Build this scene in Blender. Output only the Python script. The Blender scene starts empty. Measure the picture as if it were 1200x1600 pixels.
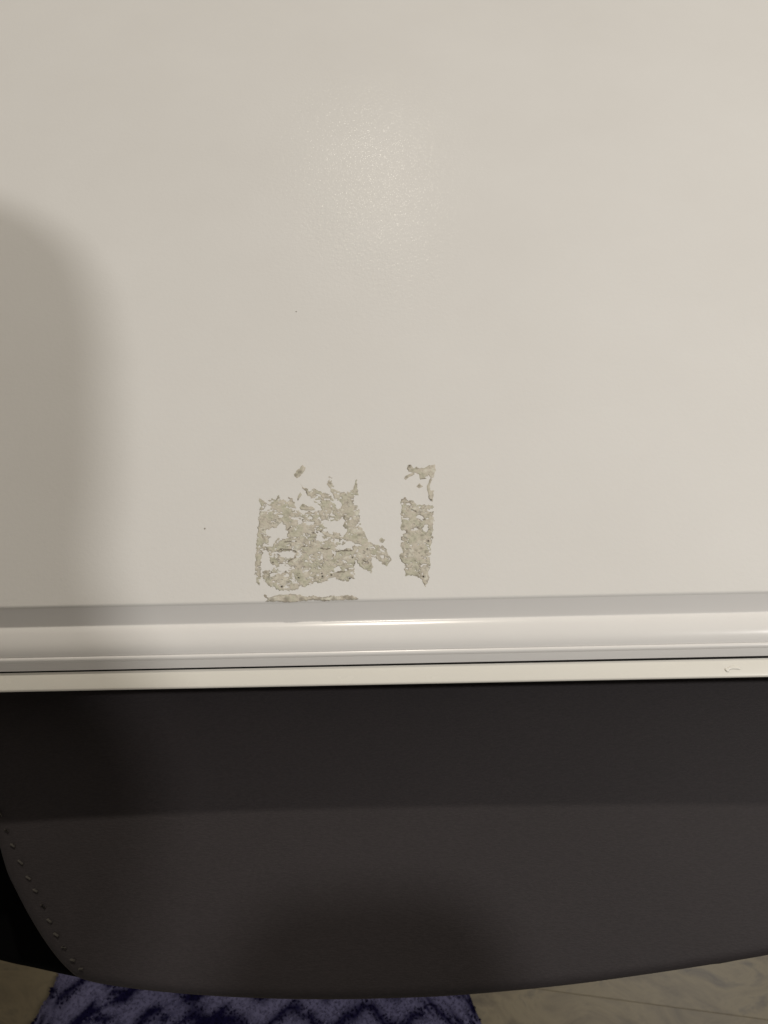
import bpy, bmesh, math, random
import numpy as np
from mathutils import Vector, Matrix
random.seed(4); rng = np.random.default_rng(7)
S = bpy.context.scene
C = S.collection
R = math.radians

# ------------------------------------------------------------------ camera
TILT, ROLL, HC = 27.0, -1.2, 0.40
FPX = 1203.0
cam_d = bpy.data.cameras.new("camera"); cam = bpy.data.objects.new("camera", cam_d); C.objects.link(cam)
cam_d.sensor_fit = 'HORIZONTAL'; cam_d.sensor_width = 36.0; cam_d.lens = 36.0*FPX/1200.0
cam_d.clip_start = 0.01; cam_d.clip_end = 50
CM = Matrix.Translation((0, 0, HC)) @ Matrix.Rotation(R(TILT), 4, 'X') @ Matrix.Rotation(R(ROLL), 4, 'Z')
cam.matrix_world = CM
cam_d.dof.use_dof = True; cam_d.dof.focus_distance = 0.445; cam_d.dof.aperture_fstop = 19
S.camera = cam

def P(px, py, z=0.0):
    """where the sight line through a photo pixel meets the level z"""
    d = CM.to_3x3() @ Vector(((px-600)/FPX, -(py-800)/FPX, -1.0))
    o = CM.translation
    return o + d*((z-o.z)/d.z)

# ------------------------------------------------------------------ light
S.view_settings.view_transform = 'Standard'; S.view_settings.look = 'None'
S.view_settings.exposure = 0.16; S.view_settings.gamma = 1.0
W = bpy.data.worlds.new("World"); S.world = W; W.use_nodes = True
bg = W.node_tree.nodes["Background"]; bg.inputs[0].default_value = (1.0, 0.925, 0.82, 1); bg.inputs[1].default_value = 0.195

def lamp(name, loc, target, energy, size, col):
    l = bpy.data.lights.new(name, 'AREA'); l.shape = 'DISK'; l.size = size; l.energy = energy; l.color = col
    o = bpy.data.objects.new(name, l); C.objects.link(o); o.location = loc
    o.rotation_euler = (Vector(target)-Vector(loc)).to_track_quat('-Z', 'Y').to_euler()
    return o
LA = Vector((1.05, -0.16, 1.25))
lamp("overhead_lamp", LA, (0.05, 0.15, 0), 10.3, 0.05, (1.0, 0.975, 0.935))
hs = P(602, 422, 0.0)
mirror = Vector((0, 0, -HC))
dv = (hs-mirror); LB = mirror + dv*((4.2+HC)/HC)
lamp("far_lamp", LB, (0, 0.2, 0), 112.0, 0.19, (1.0, 0.92, 0.79))

# ------------------------------------------------------------------ helpers
def obj(name, me, mat=None, parent=None, label=None, cat=None, group=None, kind=None):
    if isinstance(me, bmesh.types.BMesh):
        m = bpy.data.meshes.new(name); me.to_mesh(m); me.free(); me = m
    o = bpy.data.objects.new(name, me); C.objects.link(o)
    if mat and not me.materials: me.materials.append(mat)
    if parent: o.parent = parent
    tag(o, label, cat, group, kind); return o
def tag(o, label=None, cat=None, group=None, kind=None):
    for k, v in (('label', label), ('category', cat), ('group', group), ('kind', kind)):
        if v: o[k] = v
def empty(name, loc, label, cat, group=None):
    o = bpy.data.objects.new(name, None); C.objects.link(o); o.location = loc; o.empty_display_size = .05
    tag(o, label, cat, group); bpy.context.view_layer.update(); return o
def smooth(me, ang=40):
    for p in me.polygons: p.use_smooth = True
    me.set_sharp_from_angle(angle=R(ang))
def mesh(name, vs, fs, sm=None):
    m = bpy.data.meshes.new(name); m.from_pydata([tuple(v) for v in vs], [], fs); m.update()
    if sm: smooth(m, sm)
    return m
def rel(o, root):                      # keep world coordinates of a part built in world space
    o.matrix_parent_inverse = root.matrix_basis.inverted(); return o
def sweep_x(name, prof, x0, x1, sm=40, nx=1):
    """closed (y,z) profile swept along x"""
    n = len(prof); vs = []; fs = []
    for k in range(nx+1):
        x = x0+(x1-x0)*k/nx
        vs += [(x, y, z) for y, z in prof]
    for k in range(nx):
        for i in range(n):
            j = (i+1) % n
            fs.append((k*n+i, k*n+j, (k+1)*n+j, (k+1)*n+i))
    fs.append(tuple(range(n-1, -1, -1))); fs.append(tuple(nx*n+i for i in range(n)))
    m = mesh(name, vs, fs)
    b = bmesh.new(); b.from_mesh(m); bmesh.ops.recalc_face_normals(b, faces=b.faces); b.to_mesh(m); b.free()
    if sm: smooth(m, sm)
    return m
def box(x0, x1, y0, y1, z0, z1, bev=0.0, seg=2):
    b = bmesh.new(); bmesh.ops.create_cube(b, size=1)
    for v in b.verts:
        v.co = Vector((x0+(v.co.x+.5)*(x1-x0), y0+(v.co.y+.5)*(y1-y0), z0+(v.co.z+.5)*(z1-z0)))
    if bev: bmesh.ops.bevel(b, geom=b.edges[:], offset=bev, segments=seg, affect='EDGES', profile=.5)
    return b
def tube(pts, rad, n=8):
    b = bmesh.new(); rings = []
    for i, p in enumerate(pts):
        p = Vector(p); t = (Vector(pts[min(i+1, len(pts)-1)])-Vector(pts[max(i-1, 0)])).normalized()
        u = t.orthogonal().normalized(); w = t.cross(u)
        r = rad[i] if isinstance(rad, (list, tuple)) else rad
        rings.append([b.verts.new(p+(u*math.cos(a)+w*math.sin(a))*r) for a in [2*math.pi*k/n for k in range(n)]])
    for a, c in zip(rings, rings[1:]):
        for k in range(n): b.faces.new((a[k], a[(k+1) % n], c[(k+1) % n], c[k]))
    b.faces.new(rings[0][::-1]); b.faces.new(rings[-1])
    bmesh.ops.recalc_face_normals(b, faces=b.faces)
    for f in b.faces: f.smooth = True
    return b
def catmull(pts, n=8):
    out = []
    for i in range(len(pts)-1):
        p0 = Vector(pts[max(i-1, 0)]); p1 = Vector(pts[i]); p2 = Vector(pts[i+1]); p3 = Vector(pts[min(i+2, len(pts)-1)])
        for k in range(n):
            t = k/n
            out.append(.5*((2*p1)+(p2-p0)*t+(2*p0-5*p1+4*p2-p3)*t*t+(3*p1-p0-3*p2+p3)*t**3))
    out.append(Vector(pts[-1])); return out
def slab(outline, z_top, thick, rnd=0.01, crown=0.0, seg=5, inner=10):
    """rounded cushion or board from a plan outline: side wall, rolled edge, crowned top"""
    n = len(outline); c = sum((Vector((p[0], p[1], 0)) for p in outline), Vector())/n
    prof = [(0, -thick)]
    for k in range(seg+1):
        a = math.pi/2*k/seg
        prof.append((rnd*(1-math.cos(a)), -rnd+rnd*math.sin(a)))
    vs = []; fs = []
    nrm = []
    sgn = 1 if sum(outline[i-1][0]*outline[i][1]-outline[i][0]*outline[i-1][1] for i in range(n)) > 0 else -1
    for i in range(n):
        a = Vector(outline[i-1][:2]); b2 = Vector(outline[(i+1) % n][:2]); t = (b2-a).normalized()
        nrm.append(Vector((t.y, -t.x))*sgn)
    for d, z in prof:
        for i in range(n):
            q = Vector(outline[i][:2])-nrm[i]*d
            vs.append((q.x, q.y, z_top+z))
    for k in range(1, inner):
        t = k/inner
        for i in range(n):
            q = Vector(outline[i][:2])-nrm[i]*rnd
            q = q.lerp(c.to_2d(), t); vs.append((q.x, q.y, z_top+crown*(1-(1-t)**2)))
    rows = len(prof)+inner-1
    for r_ in range(rows-1):
        for i in range(n):
            j = (i+1) % n
            fs.append((r_*n+i, r_*n+j, (r_+1)*n+j, (r_+1)*n+i))
    vs.append((c.x, c.y, z_top+crown)); k = len(vs)-1
    for i in range(n): fs.append(((rows-1)*n+i, (rows-1)*n+(i+1) % n, k))
    fs.append(tuple(range(n)))
    m = mesh("slab", vs, fs)
    b = bmesh.new(); b.from_mesh(m); bmesh.ops.recalc_face_normals(b, faces=b.faces); b.to_mesh(m); b.free()
    smooth(m, 50); return m

# ------------------------------------------------------------------ materials
class NT:
    def __init__(s, name):
        s.m = bpy.data.materials.new(name); s.m.use_nodes = True; s.t = s.m.node_tree
        s.b = s.t.nodes["Principled BSDF"]
    def n(s, typ, **kw):
        nd = s.t.nodes.new(typ)
        for k, v in kw.items():
            if k in nd.inputs: nd.inputs[k].default_value = v
            else: setattr(nd, k, v)
        return nd
    def l(s, a, b): s.t.links.new(a, b)
    def ramp(s, fac, stops):
        r = s.n('ShaderNodeValToRGB'); e = r.color_ramp.elements
        while len(e) < len(stops): e.new(.5)
        for el, (p, c) in zip(e, stops): el.position = p; el.color = (*c, 1)
        s.l(fac, r.inputs[0]); return r.outputs[0]
    def bump(s, h, strength, dist, prev=None):
        b = s.n('ShaderNodeBump', Strength=strength, Distance=dist); s.l(h, b.inputs['Height'])
        if prev: s.l(prev, b.inputs['Normal'])
        s.l(b.outputs[0], s.b.inputs['Normal']); return b.outputs[0]
    def noise(s, scale, detail=2, rough=.5, vec=None, dist=0.0):
        n = s.n('ShaderNodeTexNoise', Scale=scale, Detail=detail, Roughness=rough, Distortion=dist)
        if vec: s.l(vec, n.inputs['Vector'])
        return n.outputs[0]
    def coord(s, scale=(1, 1, 1), rot=(0, 0, 0)):
        t = s.n('ShaderNodeTexCoord'); mp = s.n('ShaderNodeMapping'); s.l(t.outputs['Object'], mp.inputs[0])
        mp.inputs['Scale'].default_value = scale; mp.inputs['Rotation'].default_value = rot; return mp.outputs[0]

def mat_tabletop():
    t = NT('white_lacquered_panel'); v = t.coord()
    mott = t.noise(9, 3, .6, v)
    t.l(t.ramp(mott, [(.3, (.783, .768, .748)), (.7, (.808, .795, .777))]), t.b.inputs['Base Color'])
    t.b.inputs['Roughness'].default_value = .26
    t.b.inputs['Specular IOR Level'].default_value = .006
    t.b.inputs['Coat Weight'].default_value = .013; t.b.inputs['Coat Roughness'].default_value = .06
    vs_ = t.coord((.85, .8, 1))
    n_a = t.noise(430, 2, .5, vs_); n_b = t.noise(1000, 1, .5, vs_)
    a = t.bump(n_a, .55, .0005)
    t.l(t.bump(n_b, .35, .0003, a), t.b.inputs['Coat Normal'])
    a2 = t.bump(n_a, .17, .0005)
    t.bump(n_b, .10, .0003, a2)
    return t.m
def mat_plastic(name, col, rough=.24, bump=.08):
    t = NT(name); v = t.coord()
    mott = t.noise(14, 4, .6, v)
    t.l(t.ramp(mott, [(.3, tuple(c*.975 for c in col)), (.7, col)]), t.b.inputs['Base Color'])
    rr = t.n('ShaderNodeMapRange'); t.l(t.noise(60, 3, .6, v), rr.inputs[0])
    rr.inputs['To Min'].default_value = rough*.8; rr.inputs['To Max'].default_value = rough*1.25
    t.l(rr.outputs[0], t.b.inputs['Roughness'])
    t.bump(t.noise(55, 2, .5, t.coord((.35, 1, 1))), bump*.6, .002)
    return t.m
def mat_residue():
    t = NT('torn_sticker_paper'); v = t.coord()
    at = t.n('ShaderNodeAttribute', attribute_name='dirt')
    n1 = t.noise(150, 4, .62, v)
    base = t.ramp(n1, [(.30, (.46, .445, .345)), (.42, (.565, .55, .45)), (.55, (.60, .55, .475)), (.66, (.70, .685, .60))])
    n2 = t.noise(620, 4, .75, v)
    mm = t.n('ShaderNodeMix', data_type='RGBA', blend_type='MULTIPLY'); mm.inputs[0].default_value = 1
    t.l(base, mm.inputs[6]); t.l(t.ramp(n2, [(.34, (.86, .85, .83)), (.46, (.98, .98, .97)), (.62, (1.06, 1.06, 1.06))]), mm.inputs[7])
    mx = t.n('ShaderNodeMix', data_type='RGBA'); t.l(at.outputs['Fac'], mx.inputs[0]); t.l(mm.outputs[2], mx.inputs[6])
    mx.inputs[7].default_value = (.115, .09, .062, 1)
    t.l(mx.outputs[2], t.b.inputs['Base Color']); t.b.inputs['Roughness'].default_value = .75
    t.bump(n2, .5, .0002)
    return t.m
def mat_seat():
    t = NT('dark_grey_upholstery'); v = t.coord()
    n = t.noise(5, 4, .6, v)
    wv = t.noise(1300, 2, .6, t.coord((.3, 1, 1), (0, 0, R(-12))))
    base = t.ramp(n, [(.3, (.0280, .0234, .0254)), (.7, (.0335, .0280, .0302))])
    mm = t.n('ShaderNodeMix', data_type='RGBA', blend_type='MULTIPLY'); mm.inputs[0].default_value = 1
    t.l(base, mm.inputs[6]); t.l(t.ramp(wv, [(.35, (.86, .86, .86)), (.65, (1.06, 1.06, 1.06))]), mm.inputs[7])
    t.l(mm.outputs[2], t.b.inputs['Base Color'])
    t.b.inputs['Roughness'].default_value = .7; t.b.inputs['Specular IOR Level'].default_value = .3
    t.bump(wv, .3, .0004)
    return t.m
def mat_flat(name, col, rough=.6, spec=.5, nscale=40, var=.85):
    t = NT(name); v = t.coord()
    t.l(t.ramp(t.noise(nscale, 4, .6, v), [(.3, tuple(c*var for c in col)), (.7, col)]), t.b.inputs['Base Color'])
    t.b.inputs['Roughness'].default_value = rough; t.b.inputs['Specular IOR Level'].default_value = spec
    return t.m
def mat_floor():
    t = NT('beige_wood_floor'); v = t.coord((4.0, 7, 7))
    oi = t.n('ShaderNodeObjectInfo')
    ad = t.n('ShaderNodeVectorMath', operation='ADD'); t.l(v, ad.inputs[0])
    cm = t.n('ShaderNodeVectorMath', operation='SCALE'); cm.inputs[0].default_value = (13, 7, 5); t.l(oi.outputs['Random'], cm.inputs['Scale'])
    t.l(cm.outputs[0], ad.inputs[1])
    n = t.noise(3.2, 6, .62, ad.outputs[0], .8)
    t.l(t.ramp(n, [(.25, (.085, .066, .042)), (.43, (.188, .150, .090)), (.55, (.25, .203, .120)), (.68, (.125, .102, .070))]), t.b.inputs['Base Color'])
    t.b.inputs['Roughness'].default_value = .45
    t.bump(n, .2, .002); return t.m
def mat_attr(name, rough=.95):
    t = NT(name); at = t.n('ShaderNodeAttribute', attribute_name='dye')
    t.l(at.outputs['Color'], t.b.inputs['Base Color']); t.b.inputs['Roughness'].default_value = rough
    t.b.inputs['Specular IOR Level'].default_value = .1; return t.m

M_top = mat_tabletop()
M_trim = mat_plastic('white_gloss_moulding', (.87, .853, .838), .2)
M_apron = mat_plastic('cream_gloss_paint', (.85, .825, .76), .25, .12)
M_chip = mat_flat('glossy_white_chip', (.82, .81, .79), .12, .6); M_res = mat_residue(); M_seat = mat_seat()
M_black = mat_flat('black_plastic', (.0012, .0012, .0014), .8, .06)
M_dirt = mat_flat('dark_dirt', (.05, .043, .035), .8, .2, 300)
M_speck = mat_flat('brown_speck', (.36, .33, .28), .8, .2, 300)
M_thread = mat_flat('grey_thread', (.08, .073, .065), .8, .2, 300)
M_floor = mat_floor(); M_rug = mat_attr('dyed_rug_pile')
M_void = mat_flat('shadow_gap_board', (.03, .027, .024), .8, .2)
M_white = mat_plastic('white_painted_wood', (.78, .76, .72), .35)
M_metal = mat_flat('grey_metal', (.2, .2, .21), .4)

# ------------------------------------------------------------------ floor with planks
ZF = -0.76
floor = obj('floor', box(-1.6, 1.7, -1.2, 1.9, ZF-.05, ZF-.0009), M_floor, kind='structure')
a = P(930, 1557, ZF); b_ = P(1190, 1592, ZF); ang = math.atan2(b_.y-a.y, b_.x-a.x)
PW, PL, GAP = .19, 1.25, .0003
pm = {}
me = bpy.data.meshes.new('plank'); bb = box(0, PL-GAP, 0, PW-GAP, -.012, 0, .0004, 2); bb.to_mesh(me); bb.free(); me.materials.append(M_floor)
u = Vector((math.cos(ang), math.sin(ang), 0)); w = Vector((-u.y, u.x, 0))
for j in range(-6, 8):
    off = (j*0.43) % PL
    for i in range(-2, 2):
        p = a + w*(j*PW) + u*(i*PL+off-PL*.4)
        cxy = p+u*PL/2
        if not (-1.7 < cxy.x < 1.8 and -1.0 < cxy.y < 1.7): continue
        o = bpy.data.objects.new('plank', me); C.objects.link(o); o.parent = floor
        o.location = (p.x, p.y, ZF+random.uniform(-.0003, .0003)); o.rotation_euler = (0, 0, ang)

# ------------------------------------------------------------------ rug
ZR = ZF+.010
def vnoise(x, y, seed):
    xi = np.floor(x).astype(int); yi = np.floor(y).astype(int); xf = x-xi; yf = y-yi
    xf = xf*xf*(3-2*xf); yf = yf*yf*(3-2*yf)
    def h(i, j):
        n = (i*374761393+j*668265263+seed*974634777) & 0x7fffffff
        n = ((n ^ (n >> 13))*1274126177) & 0x7fffffff
        return ((n ^ (n >> 16)) & 0xffff)/65535.0
    return (h(xi, yi)*(1-xf)+h(xi+1, yi)*xf)*(1-yf)+(h(xi, yi+1)*(1-xf)+h(xi+1, yi+1)*xf)*yf
def fbm(x, y, seed, o=4, g=.55):
    s = 0; a_ = 1; t = 0
    for k in range(o):
        s = s+a_*vnoise(x*2**k, y*2**k, seed+k*17); t += a_; a_ *= g
    return s/t
rl = [P(93, 1522, ZR), P(50, 1600, ZR), P(20, 1660, ZR)]; rr_ = [P(733, 1555, ZR), P(753, 1600, ZR), P(775, 1660, ZR)]
xl0, xr0 = rl[0].x, rr_[0].x
ytop = rl[0].y+.50; ybot = rl[2].y-.06
def rug_pattern(x, y):
    x = np.asarray(x); y = np.asarray(y)
    wx = x+.02*(fbm(x*14, y*14, 3)-.5); wy = y+.014*(fbm(x*13, y*13, 9)-.5)
    tri = np.abs(((wx/.085) % 1)-.5)*2
    ph = ((wy+.127+.030*(tri-.5))/.042+.5) % 1
    line = np.clip(1-np.abs(ph-.5)/.21, 0, 1)
    line = np.clip(line*3.5, 0, 1)
    blob = np.clip((fbm(x*20, y*20, 31)-.64)*14, 0, 1)
    tint = fbm(x*11, y*11, 51)[..., None]
    basec = np.array([.112, .106, .195])*(1-tint)+np.array([.188, .178, .285])*tint
    dark = np.array([.008, .006, .035])
    k = np.maximum(line, blob)[..., None]
    return basec*(1-k)+dark*k
rug = empty('bath_rug', ((xl0+xr0)/2, (ytop+ybot)/2, ZF), 'purple grey rug with dark wavy lines lying on the floor under the dark seat', 'rug')
def round_poly(pts, r, n=8):
    out = []; N_ = len(pts)
    for i in range(N_):
        p = Vector(pts[i]); a_ = (Vector(pts[i-1])-p).normalized(); b2 = (Vector(pts[(i+1) % N_])-p).normalized()
        s0 = p+a_*r; s1 = p+b2*r
        for k in range(n+1):
            t = k/n; out.append((1-t)**2*s0+2*t*(1-t)*p+t*t*s1)
    return out
dl_ = (rl[1]-rl[0]).to_2d(); dr_ = (rr_[1]-rr_[0]).to_2d()
ol = round_poly([(xl0-.004, ytop), (xl0-.004, rl[0].y+.05), rl[0].to_2d(), rl[0].to_2d()+dl_*2.6, rr_[0].to_2d()+dr_*3.6, rr_[0].to_2d(), (xr0-.012, rl[0].y+.05), (xr0-.012, ytop)], .018, 5)
dense = []
for i in range(len(ol)):
    p, q = ol[i-1], ol[i]; n_ = max(1, int((q-p).length/.02))
    dense += [p.lerp(q, (k+1)/n_) for k in range(n_)]
ol = dense
def inside(x, y, poly):
    x = np.asarray(x, float); y = np.asarray(y, float); r_ = np.zeros(x.shape, bool); n = len(poly)
    for i in range(n):
        x1, y1 = poly[i][0], poly[i][1]; x2, y2 = poly[(i+1) % n][0], poly[(i+1) % n][1]
        if y1 == y2: continue
        c = ((y1 > y) != (y2 > y)) & (x < (x2-x1)*(y-y1)/(y2-y1)+x1); r_ ^= c
    return r_
bm_ = slab([(p.x, p.y) for p in ol], ZR, .009, .004, 0, 3, 30)
co = np.array([v.co[:] for v in bm_.vertices]); colr = rug_pattern(co[:, 0], co[:, 1])
def set_dye(m, cols):
    at = m.color_attributes.new('dye', 'FLOAT_COLOR', 'POINT')
    at.data.foreach_set('color', np.concatenate([cols, np.ones((len(cols), 1))], 1).astype(np.float32).ravel())
set_dye(bm_, colr)
rel(obj('backing', bm_, M_rug, rug), rug)
gx, gy = np.meshgrid(np.arange(xl0-.1, xr0+.1, .0034), np.arange(ybot-.02, ytop, .0034))
gx = gx.ravel()+rng.uniform(-.002, .002, gx.size); gy = gy.ravel()+rng.uniform(-.002, .002, gy.size)
k = inside(gx, gy, [(p.x, p.y) for p in ol]); gx = gx[k]; gy = gy[k]; N = len(gx)
vs = np.zeros((N, 4, 3)); a0 = rng.uniform(0, 6.28, N); rad = rng.uniform(.0024, .0034, N)
for q in range(3):
    vs[:, q, 0] = gx+rad*np.cos(a0+q*2.094); vs[:, q, 1] = gy+rad*np.sin(a0+q*2.094); vs[:, q, 2] = ZR-.002
vs[:, 3, 0] = gx+rng.normal(0, .0015, N); vs[:, 3, 1] = gy+rng.normal(0, .0015, N); vs[:, 3, 2] = ZR+rng.uniform(.002, .0034, N)
fs = []
for i in range(N):
    q = 4*i; fs += [(q, q+1, q+3), (q+1, q+2, q+3), (q+2, q, q+3)]
m = bpy.data.meshes.new('pile'); m.from_pydata(vs.reshape(-1, 3).tolist(), [], fs)
set_dye(m, np.repeat(rug_pattern(gx, gy), 4, 0)*np.repeat(rng.uniform(.88, 1.12, N), 4)[:, None])
rel(obj('pile', m, M_rug, rug, kind='stuff'), rug)

# ------------------------------------------------------------------ white table
def row(r_, z):                        # depth of a photo row (mid picture) at height z
    return P(600, r_, z).y
XL, XR = -.52, .62
yE = row(938, 0)                       # front edge of the panel
YB = yE+.62
table = empty('table', (0, (yE+YB)/2, ZF), 'white table with moulded front edge and torn sticker marks on its top', 'table')
# panel with a small rolled lip at its front edge
prof = [(yE+.0004, -.006)]
for q in range(6):
    a_ = math.pi/2*q/5*.95
    prof.append((yE+.0022-.0022*math.cos(a_)-.0004, -.0022+.0022*math.sin(a_)))
prof = [(yE+.0006, -.020)] + prof[1:] + [(YB, 0), (YB, -.020)]
top = rel(obj('tabletop', sweep_x('tabletop', prof, XL, XR, 35), M_top, table), table)
# edge moulding
zg = -.0087
y0 = yE-.0004; yg = row(969, zg)
pr = [(y0+.0002, -.0012), (yg+.0006, zg+.0005), (yg+.0002, zg+.00012), (yg-.0002, zg+.00008)]
ye_ = row(1015, -.0102)
pk = (yg-.0060, zg+.00112)
pr += [(yg-.0007, zg+.00028), (yg-.0015, zg+.00056), (yg-.0025, zg+.00082), (yg-.0036, zg+.0010), (yg-.0048, zg+.00109)]
Ly = pk[0]-ye_
for q in range(0, 15):                       # long flat roll that turns down towards its front
    t_ = q/14
    pr.append((pk[0]-Ly*t_, pk[1]-.0002*t_-.0030*t_**2.8))
zb0 = pr[-1][1]; yb0 = pr[-1][0]
pr += [(yb0-.0001, zb0-.0005)]
yb1 = row(1023, zb0-.0004); rb = (yb0-yb1)*.62; cb = (yb0-rb*.75, zb0-rb*.8)
for q in range(9):
    a_ = R(-32)+R(115)*q/8
    pr.append((cb[0]-rb*math.sin(a_), cb[1]+rb*math.cos(a_)))
zf1 = cb[1]-rb*.4; yf = cb[0]-rb+.0001
zf2 = zf1-.0036; yf2 = row(1037.2, zf2)
pr += [(yf, zf1), (yf2+.0003, zf2+.0004), (yf2, zf2), (yf2+.0012, zf2-.0010)]
zlow = zf2-.0015
pr += [(yE+.02, zlow), (yE+.02, -.0212), (y0+.0002, -.0212)]
trim = rel(obj('edge_moulding', sweep_x('edge_moulding', pr, XL, XR, 38, 1), M_trim, table), table)
# recessed dark spacer, apron
zA = zf2-.0003; yA = row(1040.2, zA)
rel(obj('spacer', box(XL+.01, XR-.01, yA+.0006, yE+.02, zA-.02, zlow-.0035), M_void, table), table)
yF = row(1069, zA-.001); ap = [(yA+.0002, zA-.0006), (yA, zA)]
for q in range(1, 9):                         # ledge that falls very gently forward
    t_ = q/8; ap.append((yA+(yF+.0011-yA)*t_, zA-.0008*t_**1.6))
zl_ = ap[-1][1]
for q in range(1, 9):
    a_ = math.pi*q/8
    ap.append((yF+.0011-.0011*math.sin(a_), zl_-.0011+.0011*math.cos(a_)))
zAb = zA-.034
ap += [(yF+.009, zl_-.0030), (yF+.012, zAb), (yA+.0002, zAb)]
AY = yA-.002; 
AP_ = 0
apron = rel(obj('apron', sweep_x('apron', ap, XL+.004, XR-.004, 40), M_apron, table), table)
for v in apron.data.vertices: v.co.y -= v.co.x*.0011
# a chip in the paint of the ledge, its rim catching the light
for pts in ([(1136, 1046), (1142, 1043), (1150, 1043), (1157, 1045)], [(1133, 1045), (1139, 1048)]):
    q = catmull([P(px, py, zA-.0001) for px, py in pts], 4)
    n_ = len(q); q = [p.copy() for p in q]
    oc = rel(obj('paint_chip', tube(q, [.0003+.0006*math.sin(math.pi*i/(n_-1)) for i in range(n_)], 8), M_apron, table), table)
    for v in oc.data.vertices: v.co.z = (zA-.0001)+(v.co.z-zA+.0001)*.22
for x in (XL+.05, XR-.05):
    for y in (yA+.045, YB-.05):
        rel(obj('leg', box(x-.025, x+.025, y-.02, y+.025, ZF+.0003, -.0205 if y > .3 else zlow-.0003, .004), M_trim, table), table)
for x in (XL+.012, XR-.012):
    rel(obj('side_rail', box(x-.008, x+.008, yA+.08, YB-.06, -.08, -.0205, .002), M_trim, table), table)

# ------------------------------------------------------------------ torn sticker residue
def Z1(x, y): return (380+x/3.5294, 700+y/3.5294)
def Z2(x, y): return (390+x/9.41, 760+y/9.41)
def Z3(x, y): return (490+x/8.0, 730+y/8.0)
def Z4(x, y): return (610+x/7.27, 710+y/7.27)
def zz(f, l): return [f(*p) for p in l]
def circ(x, y, rx, ry=None, n=10):
    ry = ry or rx
    return [(x+rx*math.cos(6.2832*i/n), y+ry*math.sin(6.2832*i/n)) for i in range(n)]
def seg_dist(X, Y, pts, closed):
    d = np.full(X.shape, 1e9); n = len(pts)
    for i in range(n if closed else n-1):
        x1, y1 = pts[i]; x2, y2 = pts[(i+1) % n]; dx, dy = x2-x1, y2-y1; L = dx*dx+dy*dy+1e-9
        t = np.clip(((X-x1)*dx+(Y-y1)*dy)/L, 0, 1)
        d = np.minimum(d, np.hypot(X-x1-t*dx, Y-y1-t*dy))
    return d
def sdf(X, Y, poly):
    d = seg_dist(X, Y, poly, True); return np.where(inside(X, Y, poly), d, -d)
HT = .00017                                             # thickness of the paper left behind
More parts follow.
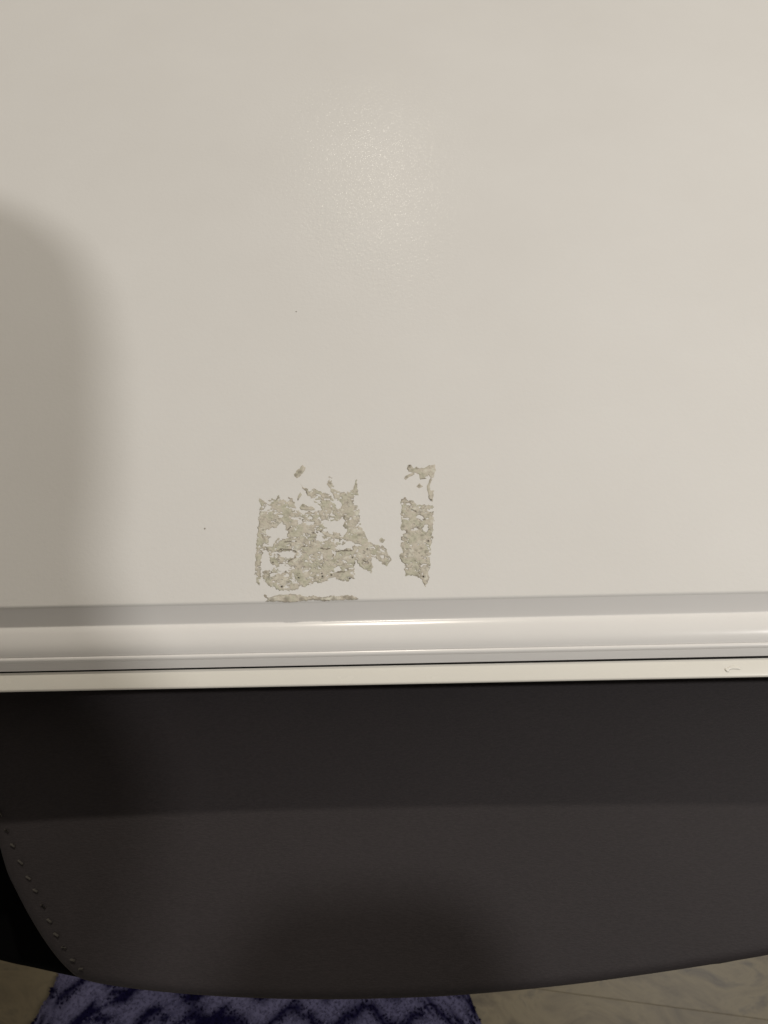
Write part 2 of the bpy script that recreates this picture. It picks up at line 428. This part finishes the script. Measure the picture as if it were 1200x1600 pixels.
def residue_mesh(name, polys, holes, cracks, seed, pores=.0, step=.75, jit=2.6, dots=()):
    ax = [p[0] for q in polys for p in q]; ay = [p[1] for q in polys for p in q]
    xs = np.arange(min(ax)-5, max(ax)+5, step); ys = np.arange(min(ay)-5, max(ay)+5, step)
    X, Y = np.meshgrid(xs, ys)
    f = np.full(X.shape, -1e9)
    wxx = X+jit*1.2*(fbm(X/3.6, Y/3.6, seed+1)-.5)*2; wyy = Y+jit*1.1*(fbm(X/3.6, Y/3.6, seed+2)-.5)*2
    for p in polys: f = np.maximum(f, sdf(wxx, wyy, p))
    for h in holes: f = np.minimum(f, -sdf(wxx, wyy, h))
    f = f+.25+jit*(fbm(X/2.6, Y/2.6, seed+5, 3)-.5)
    if pores:                                           # small torn-through pores
        pn = fbm(X/10+.25*fbm(X/4, Y/4, seed+12), Y/6.0, seed+11, 4, .62)
        f = np.minimum(f, (pores-pn)*34)
        f = np.minimum(f, (pores+.045-fbm(X/4.4, Y/3.0, seed+13, 3, .6)-.10*(fbm(X/24, Y/24, seed+14, 2)-.5))*18)
    cr = np.full(X.shape, 1e9)
    for c in cracks: cr = np.minimum(cr, seg_dist(wxx*.5+X*.5, wyy*.5+Y*.5, c, False))
    # fine natural creases: thin level lines of a noise field
    n1 = fbm(X/11, Y/8, seed+21, 3); n2 = fbm(X/9, Y/13, seed+25, 3)
    gate = fbm(X/14, Y/14, seed+29, 2)
    cre = np.maximum(np.clip(1-np.abs(n1-.5)/.014, 0, 1), np.clip(1-np.abs(n2-.47)/.011, 0, 1))*np.clip((gate-.48)*7, 0, 1)
    crk = np.clip(1.3-cr/.9, 0, 1)
    edge = np.clip(1.15-f/2.0, 0, 1)*np.clip((fbm(X/8, Y/8, seed+33, 3)-.36)*3.2, .12, 1)
    blot = np.clip((fbm(X/5.5, Y/5.5, seed+41, 4)-.56)*4.5, 0, 1)
    dirt = np.clip(.85*crk+.50*cre+.60*edge+.24*blot, 0, .9)
    for (dx, dy, r_) in dots:
        dirt = np.maximum(dirt, np.clip(1.5-(np.hypot((X-dx)*.85, Y-dy)+2.6*(fbm(X/2.2, Y/2.2, seed+61, 2)-.4))/(r_*.9), 0, 1)*.5)
    rise = np.clip(f/1.8, 0, 1); rise = rise*rise*(3-2*rise)
    lift = fbm(X/9, Y/9, seed+51, 4)
    Hh = .00003+rise*(HT*(.55+.9*lift))-.00012*crk*rise+.00022*np.clip(1-f/3, 0, 1)*rise*np.clip((lift-.5)*5, 0, 1)
    # clip the grid at f = 0
    ny, nx = X.shape; vid = {}; verts = []; dv_ = []; faces = []
    def gv(i, j):
        k_ = (i, j)
        if k_ not in vid:
            p = P(X[i, j], Y[i, j], 0); vid[k_] = len(verts); verts.append((p.x, p.y, Hh[i, j])); dv_.append(dirt[i, j])
        return vid[k_]
    def ev(a_, b2):
        k_ = (a_, b2) if a_ < b2 else (b2, a_)
        if k_ not in vid:
            (i, j), (m_, n_) = k_; t = f[i, j]/(f[i, j]-f[m_, n_]+1e-12)
            p = P(X[i, j]*(1-t)+X[m_, n_]*t, Y[i, j]*(1-t)+Y[m_, n_]*t, 0)
            vid[k_] = len(verts); verts.append((p.x, p.y, .00001)); dv_.append(dirt[i, j]*(1-t)+dirt[m_, n_]*t)
        return vid[k_]
    pos = f > 0
    anyp = pos[:-1, :-1] | pos[1:, :-1] | pos[:-1, 1:] | pos[1:, 1:]
    for i, j in zip(*np.nonzero(anyp)):
        for tri in (((i, j), (i+1, j), (i+1, j+1)), ((i, j), (i+1, j+1), (i, j+1))):
            out = []
            for q in range(3):
                A, B = tri[q], tri[(q+1) % 3]
                if pos[A]: out.append(gv(*A))
                if pos[A] != pos[B]: out.append(ev(A, B))
            if len(out) >= 3: faces.append(tuple(out))
    m = bpy.data.meshes.new(name); m.from_pydata(verts, [], faces)
    b = bmesh.new(); b.from_mesh(m); bmesh.ops.recalc_face_normals(b, faces=b.faces)
    if sum(fc.normal.z*fc.calc_area() for fc in b.faces) < 0: bmesh.ops.reverse_faces(b, faces=b.faces)
    b.to_mesh(m); b.free()
    for p in m.polygons: p.use_smooth = True
    at = m.attributes.new('dirt', 'FLOAT', 'POINT'); at.data.foreach_set('value', np.array(dv_, np.float32))
    return m
pA = zz(Z1, [(90,265),(108,292),(135,297),(160,278),(180,287),(195,262),(212,285),(232,292),(246,274),(272,280),(284,310),(292,345),(330,362),(380,385),(440,430),(480,470),(520,520),(560,560),(600,560),(690,560),(712,600),(700,640),(660,600),(620,590),(612,650),(611,720),(580,738),(545,735),(500,712),(470,725),(430,742),(390,740),(345,765),(300,782),(250,790),(200,782),(150,768),(122,742),(105,705),(112,682),(150,640),(140,590),(120,530),(105,480),(92,400),(95,330)])
pB = zz(Z1, [(310,192),(332,217),(370,237),(388,219),(420,241),(452,250),(482,263),(500,292),(545,295),(535,340),(560,400),(590,440),(600,560),(520,560),(450,450),(380,400),(320,370),(370,350),(430,345),(425,318),(385,290),(345,250)])
pC = zz(Z1, [(465,200),(474,160),(488,163),(492,205),(512,237),(542,238),(582,246),(610,232),(617,174),(626,178),(632,262),(610,270),(605,312),(636,320),(642,372),(648,425),(668,472),(692,517),(722,532),(758,545),(778,540),(792,580),(816,612),(802,632),(790,655),(764,632),(730,606),(700,600),(715,652),(708,690),(680,682),(645,650),(615,610),(600,560),(575,500),(590,450),(560,400),(532,345),(548,296),(505,285),(490,250)])
pD = zz(Z1, [(92,330),(108,345),(105,480),(130,540),(112,570),(98,640),(95,720),(90,762),(70,745),(66,680),(72,560),(80,450)])
hol = [[(170,440),(200,420),(215,400),(232,430),(245,470),(240,495),(205,500),(195,495),(180,510),(165,535),(150,545),(140,520),(145,490),(120,470),(130,450)],
       [(190,580),(240,568),(275,568),(295,585),(280,600),(240,612),(205,600)],
       [(110,560),(125,570),(145,610),(155,640),(175,655),(150,670),(115,680),(100,660),(100,610)],
       [(195,650),(215,645),(240,655),(235,680),(205,685)],
       [(440,410),(480,405),(520,400),(550,375),(560,400),(555,430),(580,455),(545,490),(520,455),(500,460),(495,480),(470,470),(460,440)],
       [(388,494),(410,488),(430,498),(455,496),(478,506),(450,510),(430,518),(405,508)],
       [(505,552),(530,530),(552,538),(575,512),(600,516),(612,532),(596,548),(604,560),(570,556),(545,564),(520,558)],
       [(490,665),(530,650),(545,675),(505,685)],
       [(470,292),(500,290),(546,292),(536,335),(522,340),(505,310)],
       circ(207,376,15,10), circ(492,370,14,9), circ(370,387,14,8), circ(765,600,17,11), circ(415,612,12,7), circ(345,625,10,6), circ(160,700,14,9)]
hol = [zz(Z1, h) for h in hol]
crk1 = [zz(Z2, c) for c in ([(440,605),(380,630),(340,690),(290,770)], [(520,820),(620,810),(690,810)], [(380,960),(450,930),(620,930),(690,970)],
        [(550,1110),(620,1075),(690,1035)], [(770,885),(845,880)], [(1060,910),(1129,925)], [(920,690),(1050,665)], [(560,640),(600,600)], [(400,1000),(460,1020)])]
crk1 += [zz(Z3, c) for c in ([(90,1015),(150,1025),(200,1015)], [(280,1055),(370,1045),(480,1045)], [(610,1160),(680,1200)], [(340,900),(370,925)],
        [(310,1310),(390,1310)], [(240,1110),(280,1070)], [(0,820),(60,800),(150,790)], [(500,1240),(520,1180)])]
dots1 = [(*Z3(x, y), r_) for x, y, r_ in ((670,1025,1.9),(485,1130,1.7),(105,1330,1.8),(110,1365,2.6),(222,1348,2.5),(460,1385,3.2),(410,755,3.4),(395,725,2.6),(890,1205,3),(535,965,2.2),(350,910,2.4),(150,750,2.2),(570,845,2.4),(345,295,2.4),(535,215,2.2),(525,160,1.8),(205,200,2.6),(70,295,2.2),(150,325,1.8))]
dots1 += [(*Z2(x, y), r_) for x, y, r_ in ((345,1120,2.1),(470,1140,1.8),(725,1345,1.9),(475,1475,2.0),(800,280,2.4),(720,1215,2),(500,1270,1.6),(240,1265,2.2),(200,640,1.8),(410,530,2.2))]
res1 = empty('sticker_residue', P(510, 850, 0), 'larger ragged patch of torn beige sticker paper stuck to the white table top', 'sticker residue', 'sticker remains on the table top')
def respart(name, root, *a_, **k_):
    o = obj(name, residue_mesh(name, *a_, **k_), M_res, root); return rel(o, root)
respart('paper_patch', res1, [pA, pB, pC, pD], hol, crk1, 11, pores=.66, dots=dots1)
respart('paper_strip', res1, [zz(Z1, [(112,806),(125,810),(137,826),(170,816),(208,809),(250,806),(285,808),(310,811),(350,818),(390,815),(430,826),(480,815),(530,818),(562,811),(600,815),(636,830),(600,837),(520,838),(450,843),(380,838),(320,843),(250,850),(180,846),(122,847),(140,838),(118,820)])], [], [], 23, jit=1.6, dots=[(*Z1(x,y), r_) for x,y,r_ in ((122,812,3),(560,822,4),(590,828,5),(500,832,4),(240,838,5),(320,834,4),(420,832,4),(160,840,4))])
respart('paper_flake', res1, [zz(Z1, [(278,146),(295,125),(312,112),(328,92),(341,104),(335,135),(318,150),(300,166),(282,156)])], [], [], 31, jit=1.5, dots=[(*Z1(312,132), 3.5), (*Z1(292,150), 3)])
respart('paper_flake', res1, [zz(Z1, [(296,288),(303,264),(316,247),(324,256),(312,276),(302,291)])], [], [], 37, jit=1.0)
respart('paper_flake', res1, [zz(Z1, [(750,506),(765,496),(782,508),(770,522),(757,520)])], [], [], 41, jit=1.0, dots=[(*Z1(766,508), 2)])
respart('paper_flake', res1, [zz(Z1, [(310,326),(330,308),(350,320),(388,328),(394,343),(350,345),(318,342)])], [], [], 43, jit=1.3, dots=[(*Z1(330,318), 3)])
res2 = empty('sticker_residue', P(655, 825, 0), 'narrow upright strip of torn sticker paper right of the larger patch', 'sticker residue', 'sticker remains on the table top')
pR = zz(Z1, [(868,290),(895,275),(915,290),(940,295),(955,318),(985,312),(1020,318),(1045,310),(1048,380),(1045,440),(1040,500),(1032,560),(1028,640),(1025,690),(1015,735),(1010,770),(997,752),(985,725),(960,707),(925,702),(893,702),(895,640),(868,628),(866,590),(888,568),(868,545),(870,505),(888,470),(870,440),(872,400),(866,360),(878,330)])
respart('paper_patch', res2, [pR], [zz(Z4, circ(335,715,42,26)), zz(Z4, circ(205,570,22,20)), zz(Z4, circ(400,840,30,40)), zz(Z4, circ(150,880,40,22))],
        [zz(Z4, [(330,740),(390,735)]), zz(Z4, [(230,620),(300,660)])], 61, pores=.70,
        dots=[(*Z4(x,y), r_) for x,y,r_ in ((430,985,2.8),(375,1390,2.8),(185,1360,2.6),(125,655,2.4),(380,1475,2.4),(300,1375,2.6),(240,1380,2.4),(400,1105,2.6),(350,1070,2.4),(130,1160,2.8),(120,1210,2.6),(360,920,2.6),(290,1090,1.8),(145,820,3),(385,740,2))])
respart('paper_flake', res2, [zz(Z1, [(903,112),(912,93),(928,96),(942,112),(960,104),(972,115),(1000,108),(1030,94),(1058,94),(1061,125),(1050,162),(1042,167),(1025,150),(1010,171),(975,171),(968,142),(940,136),(915,132)])], [zz(Z4, circ(430,265,30,16))], [zz(Z4, [(330,285),(395,280)])], 67, jit=1.5, dots=[(*Z1(918,104), 3.2), (*Z1(958,112), 2.4), (*Z1(930,122), 2)])
respart('paper_flake', res2, [zz(Z1, [(888,168),(898,152),(940,135),(946,145),(912,162),(897,174)])], [], [], 71, jit=.8, dots=[(*Z1(900,160), 3)])
respart('paper_flake', res2, [zz(Z1, [(955,211),(970,196),(990,210),(973,222)])], [], [], 73, jit=.9, dots=[(*Z1(972,208), 2.6)])
respart('paper_flake', res2, [zz(Z1, [(1015,202),(1034,168),(1042,175),(1028,210),(1032,235),(1052,235),(1046,270),(1042,294),(1028,288),(1020,250),(1013,225)])], [], [], 79, jit=1.2, dots=[(*Z1(1035,288), 2.2)])
# specks of dirt
def speck(px, py, r_, label):
    b = bmesh.new(); bmesh.ops.create_icosphere(b, subdivisions=2, radius=r_)
    for v in b.verts:
        v.co *= 1+.35*(random.random()-.5); v.co.z *= .5
    o = obj('dirt_speck', b, M_speck, None, label, 'speck', 'dirt specks on the table top'); p = P(px, py, 0); o.location = (p.x, p.y, r_*.3)
speck(463, 487, .00045, 'tiny dark speck on the bare table top above the larger sticker patch')
speck(320, 826, .0005, 'tiny dark speck on the table top left of the larger sticker patch')
blk1 = [Z3(670,1025), Z3(485,1130), Z3(105,1332), Z3(110,1366), Z3(222,1348), Z3(455,1390), Z2(725,1345), Z2(475,1475), Z2(345,1120)]
blk2 = [Z4(430,985), Z4(375,1390), Z4(460,520), Z4(220,130)]
for root, pts in ((res1, blk1), (res2, blk2)):
    for (px, py) in pts:
        b = bmesh.new(); bmesh.ops.create_icosphere(b, subdivisions=1, radius=random.uniform(.0003, .00048))
        for v in b.verts: v.co *= 1+.5*(random.random()-.5)
        p = P(px, py, 0); bmesh.ops.translate(b, verts=b.verts, vec=(p.x, p.y, .0004))
        rel(obj('dirt_crumb', b, M_dirt, root), root)

# ------------------------------------------------------------------ dark seat
ZS = -.077
stool = empty('upholstered_stool', (.05, .1, ZF), 'dark grey upholstered stool pushed under the front of the white table', 'stool')
left = [P(x, y, ZS) for x, y in ((0,1345),(20,1393),(45,1440),(72,1482),(100,1515))]
front = [P(x, y, ZS) for x, y in ((128,1533),(200,1546),(300,1556),(400,1561.5),(500,1563.5),(600,1562),(700,1558),(800,1550),(900,1539.5),(1000,1526),(1100,1511),(1200,1494.5))]
dl = left[0]-left[1]
ext = [left[0]+Vector((-.030, .085, 0)), left[0]+Vector((-.018, .040, 0))]
right = [P(1290, 1476, ZS), P(1370, 1440, ZS)]
rx = right[-1].x
right += [Vector((rx+.03, right[-1].y+.05, ZS)), Vector((rx+.035, .2, ZS)), Vector((rx+.02, .34, ZS)), Vector((rx-.05, .42, ZS))]
back = [Vector((.05, .43, ZS)), Vector((ext[0].x+.03, .42, ZS)), Vector((ext[0].x-.02, .36, ZS)), Vector((ext[0].x-.01, .2, ZS))]
loop = back[::1]+ext+left+front+right
lp = catmull(loop+[loop[0]], 6)[:-1]
rel(obj('cushion', slab([(p.x, p.y) for p in lp], ZS, .045, .006, .004, 5, 14), M_seat, stool), stool)
# stitches along the left edge
sp = [P(x, y, ZS+.0008) for x, y in ((-8,1252),(6,1287),(14,1309),(26,1334),(38,1360),(50,1382),(62,1404),(72,1427),(82,1450),(94,1472),(106,1491),(120,1508),(134,1522))]
for p, q in zip(sp, sp[1:]):
    d = (q-p); o = Vector((d.y, -d.x, 0)).normalized()*.0006
    g = random.uniform(.30, .42); a_ = p+d*g; c_ = p+d*(g+random.uniform(.16, .30))
    t_ = [a_-Vector((0, 0, .001)), a_+Vector((0, 0, .0008))+o, c_+Vector((0, 0, .0008))-o, c_-Vector((0, 0, .001))]
    rel(obj('stitch', tube([q_-Vector((0, 0, .0006)) for q_ in t_], .00055, 6), M_thread, stool), stool)
# black seat pan below, reaching further left than the cushion
ZB = ZS-.046
bl = [P(x, y, ZB) for x, y in ((-160,1440),(-80,1478),(0,1502),(50,1513),(100,1524),(150,1533),(250,1545),(400,1552),(600,1552),(800,1540),(1000,1516),(1200,1485))]
bl2 = [Vector((p.x, p.y, 0)) for p in bl]
rb_ = [Vector((rx-.0, .02, 0)), Vector((rx+.02, .2, 0)), Vector((rx-.03, .40, 0)), Vector((.05, .415, 0)), Vector((bl2[0].x, .40, 0)), Vector((bl2[0].x-.03, .2, 0))]
lb = catmull(bl2+rb_+[bl2[0]], 5)[:-1]
rel(obj('seat_pan', slab([(p.x, p.y) for p in lb], ZB, .03, .004, 0, 4, 8), M_black, stool), stool)
for x in (-.18, .26):
    for y in (.05, .36):
        rel(obj('leg', tube([(x, y, ZB-.029), (x*1.1-.005, y, ZR+.006 if abs(x) < 2 else ZF)], [.018, .013], 12), M_black, stool), stool)

# ------------------------------------------------------------------ added unseen blockers, shaped to throw the left and seat shadows
ZSH = .50
def shade_pt(px, py, z=0.0, h=ZSH):
    p = P(px, py, z); return LA + (p-LA)*((LA.z-h)/(LA.z-p.z))
ol = [shade_pt(x, y) for x, y in ((-140,296),(-60,300),(20,324),(86,360),(134,417),(160,500),(168,600),(168,760),(169,930))]
e2 = [shade_pt(230, 1190, ZS), shade_pt(225, 1400, ZS)]
xs_ = -.80
outl = [Vector((xs_, ol[0].y, 0)), Vector((xs_+.2, ol[0].y, 0))]+[Vector((p.x, p.y, 0)) for p in ol+e2]+[Vector((e2[-1].x-.02, e2[-1].y-.10, 0)), Vector((e2[-1].x-.1, e2[-1].y-.2, 0)), Vector((xs_, e2[-1].y-.2, 0))]
blocker = empty('shadow_blocker', (xs_, .1, ZF), 'added unseen rounded board on posts, casting the shadow at the left', 'blocker')  # added stand-in for the unseen person, outlined to cast the left shadow
cur = [Vector((p.x, p.y, 0)) for p in ol+e2]; sl = outl[:2]+catmull(cur, 6)+outl[2+len(cur):]
rel(obj('board', slab([(p.x, p.y) for p in sl], ZSH+.02, .02, .004, 0, 3, 4), M_white, blocker), blocker)
for y in (outl[0].y-.04, outl[-1].y+.04):
    rel(obj('post', box(xs_-.0, xs_+.035, y-.018, y+.018, ZF+.0005, ZSH-.0005, .003), M_white, blocker), blocker)
HTB = .47
ta = shade_pt(372, 1395, ZS, HTB); tb = shade_pt(800, 1395, ZS, HTB)
tw = tb.x-ta.x; tx = (ta.x+tb.x)/2; ty = (ta.y+tb.y)/2
shade_slab = empty('shadow_slab', (tx, ty-.09, HTB), 'added unseen dark slab on a thin arm, casting the shadow on the seat', 'shadow_slab')  # added slab, sized and placed only to shade the front of the seat
rc = []; rr2 = .03
for cx, cy, a0_ in ((tx+tw/2-rr2, ty-rr2, 0), (tx-tw/2+rr2, ty-rr2, 90), (tx-tw/2+rr2, ty-.19, 180), (tx+tw/2-rr2, ty-.19, 270)):
    for q in range(7): rc.append((cx+rr2*math.cos(R(a0_+15*q)), cy+rr2*math.sin(R(a0_+15*q))))
rel(obj('body', slab(rc, HTB+.008, .008, .002, 0, 3, 3), M_black, shade_slab), shade_slab)
rel(obj('arm', tube([(tx, ty-.12, HTB+.009), (tx, ty-.12, HTB+.04), (-.3, ty-.16, .53), (xs_+.03, outl[-1].y+.045, .54)], .006, 8), M_metal, shade_slab), shade_slab)
print('TAB', tx, ty, tw, [(round(p.x,2), round(p.y,2)) for p in outl])
